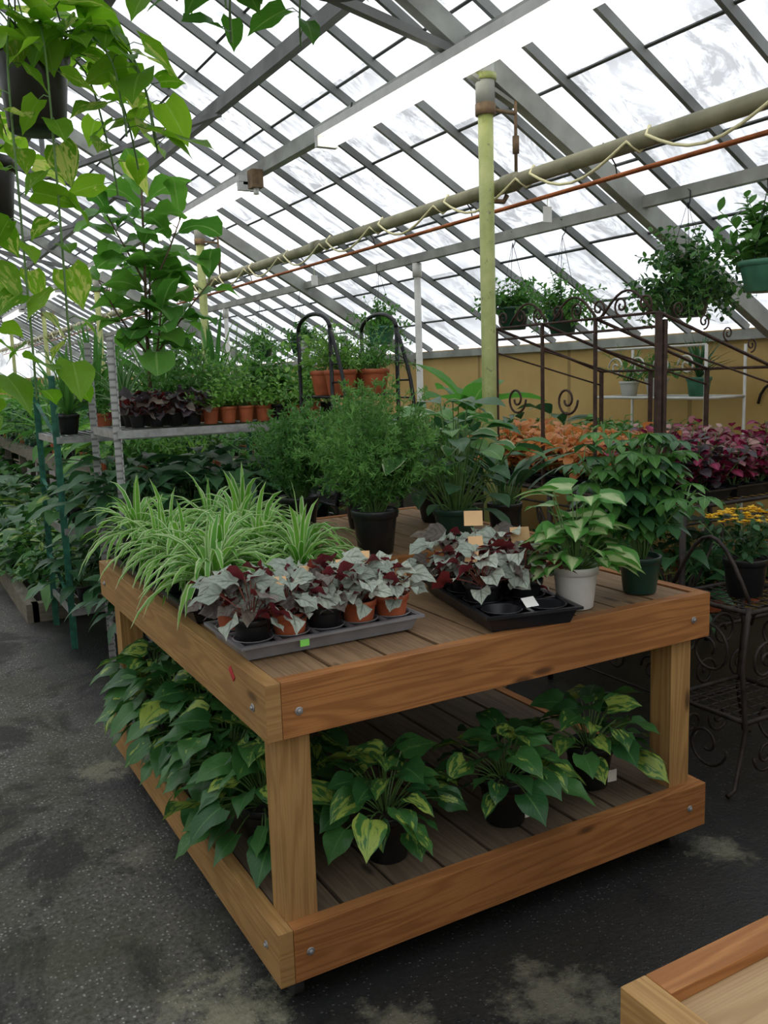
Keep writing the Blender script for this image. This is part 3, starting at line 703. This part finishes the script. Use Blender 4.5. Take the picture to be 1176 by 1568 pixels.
tube(mb,[(3.72,2.81,1.58),(3.72,3.97,1.58)],.008,'iron_rust',6)
for k in range(8):
    yc=2.89+k*.145; scroll(mb,(2.96,yc,1.875),(0,1,0),(0,0,1),.044,1.4,-pi/2,'iron_rust',.005,1 if k%2 else -1)
for ya in (2.85,3.2,3.55): tube(mb,[(2.96,ya+.3*k/10,1.84+.10*sin(pi*k/10)) for k in range(11)],.006,'iron_rust',6)
for k in range(4): scroll(mb,(3.08+k*.16,2.81,1.845-k*.053),(1,0,0),(0,0,1),.035,1.4,-pi/2,'iron_rust',.004,1 if k%2 else -1)
for yv in (3.4,3.8): scroll(mb,(2.96,yv,1.45),(0,1,0),(0,0,1),.08,1.5,pi,'iron_rust',.006)
mb.obj('wrought_iron_trellis_frame')
def flat(x,y,m,n=(4,3)):
    mb=MB(); cs=trayshell(mb,.5,.28,.055,'tray_black',n[0],n[1],.04,True)
    for (px,py) in cs: k_coleus(mb,(px,py,.05),U(1.1,1.5),m)
    mb.obj('coleus_flat',(x,y,1.005),pi/2)
flat(3.13,3.42,'lf_orange'); flat(3.13,3.98,'lf_orange'); flat(3.45,3.5,'lf_orange'); flat(3.45,4.05,'lf_orange'); flat(3.80,3.95,'lf_mid')
flat(3.13,2.90,['lf_purple','lf_burg']); flat(3.46,2.92,['lf_burg','lf_burg','lf_burg','lf_pink']); flat(3.80,2.88,'lf_burg'); flat(3.80,3.41,['lf_burg','lf_pink'])
mb=MB(); cx,cy=2.88,2.27
for z in (.70,.28): 
    meshshelf(mb,cx-.2,cx+.2,cy-.18,cy+.18,z,'iron',.05)
for sx in (-1,1):
    for sy in (-1,1):
        px,py=cx+sx*.2,cy+sy*.18; tube(mb,[(px,py,.72),(px+sx*.03,py,.5),(px,py,.25),(px+sx*.05,py,.03),(px+sx*.09,py,.015)],.010,'iron',6)
for sy in (-1,1): 
    py=cy+sy*.18; scroll(mb,(cx-.1,py,.5),(1,0,0),(0,0,1),.085,1.5,0,'iron',.006); scroll(mb,(cx+.1,py,.5),(1,0,0),(0,0,1),.085,1.5,pi,'iron',.006,-1)
    scroll(mb,(cx-.08,py,.13),(1,0,0),(0,0,1),.07,1.5,pi,'iron',.006); scroll(mb,(cx+.08,py,.13),(1,0,0),(0,0,1),.07,1.5,0,'iron',.006,-1)
for sx in (-1,1):
    px=cx+sx*.2; scroll(mb,(px,cy,.52),(0,1,0),(0,0,1),.12,1.6,0,'iron',.006); scroll(mb,(px,cy,.14),(0,1,0),(0,0,1),.1,1.3,pi,'iron',.006)
    tube(mb,[(px,cy-.18+.36*k/10,.74+.22*sin(pi*k/10)) for k in range(11)],.008,'iron',6)
mb.obj('wrought_iron_plant_stand')
def mum(m,c):
    stemplant(m,c,24,.22,(30,88),.3,9,.05,.03,OVAL,'lf_dark',start=.15)
    for i in range(60):
        az=U(0,6.28);r=.15*math.sqrt(R.random()); p=V((cos(az)*r,sin(az)*r,c.z+.22-r*.35))
        for k in range(12): leaf(m,p,dirv(k*.52,U(.1,.5)),.02,.010,SM,'fl_yellow',.3,.1,1)
plantobj('potted_yellow_mum',(2.88,2.27,.705),mum,(.085,.065,.15,'pot_black'))
mb=MB(); 
for px in (4.35,4.7):
    for py in (3.75,4.7): tube(mb,[(px,py,0),(px,py,1.72)],.010,'whitemetal',8)
for z in (.9,1.4): meshshelf(mb,4.35,4.7,3.75,4.7,z,'whitemetal',.06)
tube(mb,[(4.35,3.75,1.72),(4.35,4.7,1.72)],.009,'whitemetal',6)
for k in range(4): scroll(mb,(4.35,3.9+k*.2,1.6),(0,1,0),(0,0,1),.07,1.4,0,'whitemetal',.006)
mb.obj('white_wire_plant_shelf')
display('potted_foliage_on_white_shelf',[P(k_drac,4.52,3.95,1.405,.7,'pot_lgreen',.08,.12,m='lf_dark'),P(k_bush,4.52,4.3,1.405,1.1,'pot_white',.08,.12),P(k_fern,4.52,4.55,1.405,.9,'pot_white',.07,.1),P(k_bush,4.5,4.0,.905,1.3),P(k_bush,4.5,4.4,.905,1.3)])
mb=MB(); scroll(mb,(WX-.02,3.55,1.35),(0,1,0),(0,0,1),.16,1.5,0,'iron',.009); scroll(mb,(WX-.02,3.3,1.1),(0,1,0),(0,0,1),.13,1.5,pi,'iron',.009,-1); mb.obj('wall_scroll_ornament')
mb=MB(); pot(mb,(0,0,0),.14,.1,.25,'pot_black')
tube(mb,[(0,0,.2),(0,0,.6)],[.04,.025],'stem',8)
for (az,e,L,W) in ((2.4,1.0,.5,.18),(-.6,.5,.5,.24),(.4,.8,.45,.22),(3.4,.6,.45,.2),(-1.8,.8,.45,.2),(1.5,.7,.45,.22)):
    leaf(mb,(0,0,.55),dirv(az,e),L,W,[.1,.6,.9,1,1,.95,.8,.4,0],'lf_banana',.9,.3,2,0,U(-.4,.4),.08)
mb.obj('potted_banana_plant',(3.2,4.58,.80))
mb=MB(); box(mb,3.0,3.4,4.42,4.72,.76,.80,'wood_grey')
for px in (3.03,3.37):
    for py in (4.45,4.69): box(mb,px-.02,px+.02,py-.02,py+.02,0,.76,'wood_grey')
mb.obj('wooden_plant_stool')

def basket(name,x,y,zpot,ztop,r,pm,fn,h=.14):
    mb=MB(); pot(mb,(0,0,-h),r,r*.7,h,pm,18)
    top=ztop-zpot
    hp=min(top-.02,.42)
    for k in range(3): a=k*2.094+.4; tube(mb,[(r*cos(a),r*sin(a),-.01),(0,0,hp)],.0016,'blackmetal',4)
    tube(mb,[(0,0,hp),(0,0,top-.05),(.02,0,top-.02),(.02,0,top+.03),(-.01,0,top+.05)],.003,'blackmetal',5)
    fn(mb,V((0,0,-.02))); return mb.obj(name,(x,y,zpot),U(0,6))
zp=rz(3.6)-.1
def hb1(m,c): stemplant(m,c,40,.25,(5,85),.9,14,.052,.034,OVAL,'lf_mid',start=.1,lift=.1)
def hb2(m,c): stemplant(m,c,110,.33,(0,88),1.4,20,.050,.032,OVAL,['lf_dark','lf_varieg','lf_mid'],start=.1,lift=.1)
def hb3(m,c): k_bush(m,c,1.25,'lf_mid',38,12,.07,.038)
def hb4(m,c): stemplant(m,c,50,.28,(0,85),1.2,16,.048,.024,OVAL,['lf_mid','lf_fern'],start=.1,lift=.1)
basket('hanging_basket_plant',3.58,4.62,2.0,zp,.11,'pot_green',hb1)
basket('hanging_basket_plant',3.58,4.15,1.95,zp,.10,'pot_green',hb4)
basket('hanging_basket_plant',3.50,6.2,1.98,zp,.12,'pot_lgreen',hb4)
basket('hanging_basket_plant',3.58,3.22,1.98,zp,.13,'pot_green',hb2)
basket('hanging_basket_plant',3.58,2.76,2.06,zp,.12,'pot_lgreen',hb3)
basket('hanging_basket_plant',3.58,7.9,1.95,zp,.11,'pot_green',hb1)
basket('hanging_basket_plant',3.58,8.9,1.95,zp,.12,'pot_green',hb4)
basket('hanging_basket_plant',3.58,11.2,1.95,zp,.12,'pot_green',hb1)
mb=MB()
for (y,zz) in ((3.35,2.28),(5.9,2.25)):
    tube(mb,[(2.80,y,2.39),(2.80,y,zz+.05)],.002,'cable',4); board(mb,(2.80,y,zz),(2.80,y,zz+.07),.05,.004,'tagwhite',V((0,1,0)))
mb.obj('hanging_price_tags')

# trailing pothos baskets
def vine(m,p,az,el,L,n,ll,lw,mat,droop=5,jit=.10,off=1.0):
    segs=14; pts,ds=arc(p,dirv(az,el),L,droop,segs,jit); tube(m,pts,.0028,'stem',5,False)
    a=U(0,6)
    for i in range(n):
        x=min((i+.6)/n*segs,segs-.01); q=int(x); pp=pts[q].lerp(pts[q+1],x-q); a+=2.5
        dd=V((cos(a),sin(a),U(-.1,.5))); e=pp+dd*U(.03,.06)*off
        tube(m,[pp,(pp+e)/2+V((0,0,.008)),e],.0014,'stem',3,False)
        s=U(.6,1.15); leaf(m,e,V((cos(a),sin(a),U(-1.2,.1))),ll*s,lw*s,HEART,mat,U(.3,.9),.16,2,.09,U(-.6,.6),.16)
def pothosbasket(x,y,z,r,vines,top,mat='lf_gold',crown=18,ll=.125,lw=.095):
    mb=MB(); pot(mb,(0,0,-.21),r,r*.75,.21,'pot_black',24)
    for k in range(3): a=k*2.094; tube(mb,[(r*cos(a),r*sin(a),-.01),(0,0,.4)],.002,'blackmetal',4)
    tube(mb,[(0,0,.4),(0,0,top-z)],.003,'blackmetal',5)
    if crown: rosette(mb,(0,0,-.01),crown,.11,ll,lw,HEART,mat,el=(10,80),pd=.6,ld=.8,nx=2,lobe=.09,r0=.07,flat=.4,rl=.6,dn=.1)
    for v in vines:
        az,el,L,n=v[:4]; long=len(v)>4 and v[4]>=14
        vine(mb,V((cos(az)*r*.9,sin(az)*r*.9,0)),az,el,L,n,ll*(.85 if long else 1),lw*(.85 if long else 1),mat,v[4] if len(v)>4 else 5,.04 if long else .1,.6 if long else 1)
    mb.obj('hanging_pothos_basket',(x,y,z))
D=math.radians
pothosbasket(.42,2.46,2.44,.092,[(D(-32),.7,.44,9),(D(-15),.6,.38,8),(D(-45),.5,.36,7),(D(15),.6,.42,8),(D(40),.5,.45,8),(D(-165),.1,1.0,18,20),(D(-140),.0,1.02,20,22),(D(-90),.0,.95,17,26),(D(160),.1,.95,15,20),(D(-115),.0,.95,17,24)],4.2,crown=24)
pothosbasket(.36,3.10,2.30,.095,[(D(-150),.0,.75,12,20),(D(-110),.0,.7,11,22),(D(180),.1,.8,11,18)],4.2,crown=12)
pothosbasket(.58,2.02,2.90,.10,[(D(-30),.5,.42,9),(D(-70),.3,.48,10),(D(170),.3,.58,12),(D(-140),.2,.5,10),(D(100),.3,.50,10),(D(20),.3,.44,9),(D(135),.3,.55,12),(D(60),.3,.5,10)],4.3,crown=10)
pothosbasket(1.03,1.98,2.70,.10,[(D(170),.3,.40,8),(D(140),.3,.40,8),(D(-150),.3,.38,7),(D(-80),.2,.32,6),(D(90),.2,.34,6),(D(-40),.2,.32,5)],4.0,'lf_top',6,.13,.10)

# ------------------------------------------------------------------ world, camera
w=bpy.data.worlds.new('overcast_sky'); scene.world=w; w.use_nodes=True; nt=w.node_tree
bg=nt.nodes['Background']; tc=nt.nodes.new('ShaderNodeTexCoord'); nz=nt.nodes.new('ShaderNodeTexNoise'); nz.inputs['Scale'].default_value=2.0
mr=nt.nodes.new('ShaderNodeMix'); mr.data_type='RGBA'; mr.inputs[6].default_value=(.92,.94,1,1); mr.inputs[7].default_value=(1,1,1,1)
nt.links.new(tc.outputs['Generated'],nz.inputs['Vector']); nt.links.new(nz.outputs[0],mr.inputs[0]); nt.links.new(mr.outputs[2],bg.inputs[0]); bg.inputs[1].default_value=1.75
cam=bpy.data.cameras.new('camera'); co=bpy.data.objects.new('camera',cam); scene.collection.objects.link(co)
cam.sensor_fit='VERTICAL'; cam.sensor_height=36; cam.lens=31.24; cam.clip_start=.05; cam.clip_end=200
r_=V((.8694,-.4930,-.0322)); f_=V((.4832,.8622,-.1520)).normalized(); r_=(r_-f_*r_.dot(f_)).normalized(); u_=r_.cross(f_)
M=Matrix(((r_.x,u_.x,-f_.x,0),(r_.y,u_.y,-f_.y,0),(r_.z,u_.z,-f_.z,1.6),(0,0,0,1))); co.matrix_world=M
scene.camera=co
scene.view_settings.view_transform='Standard'
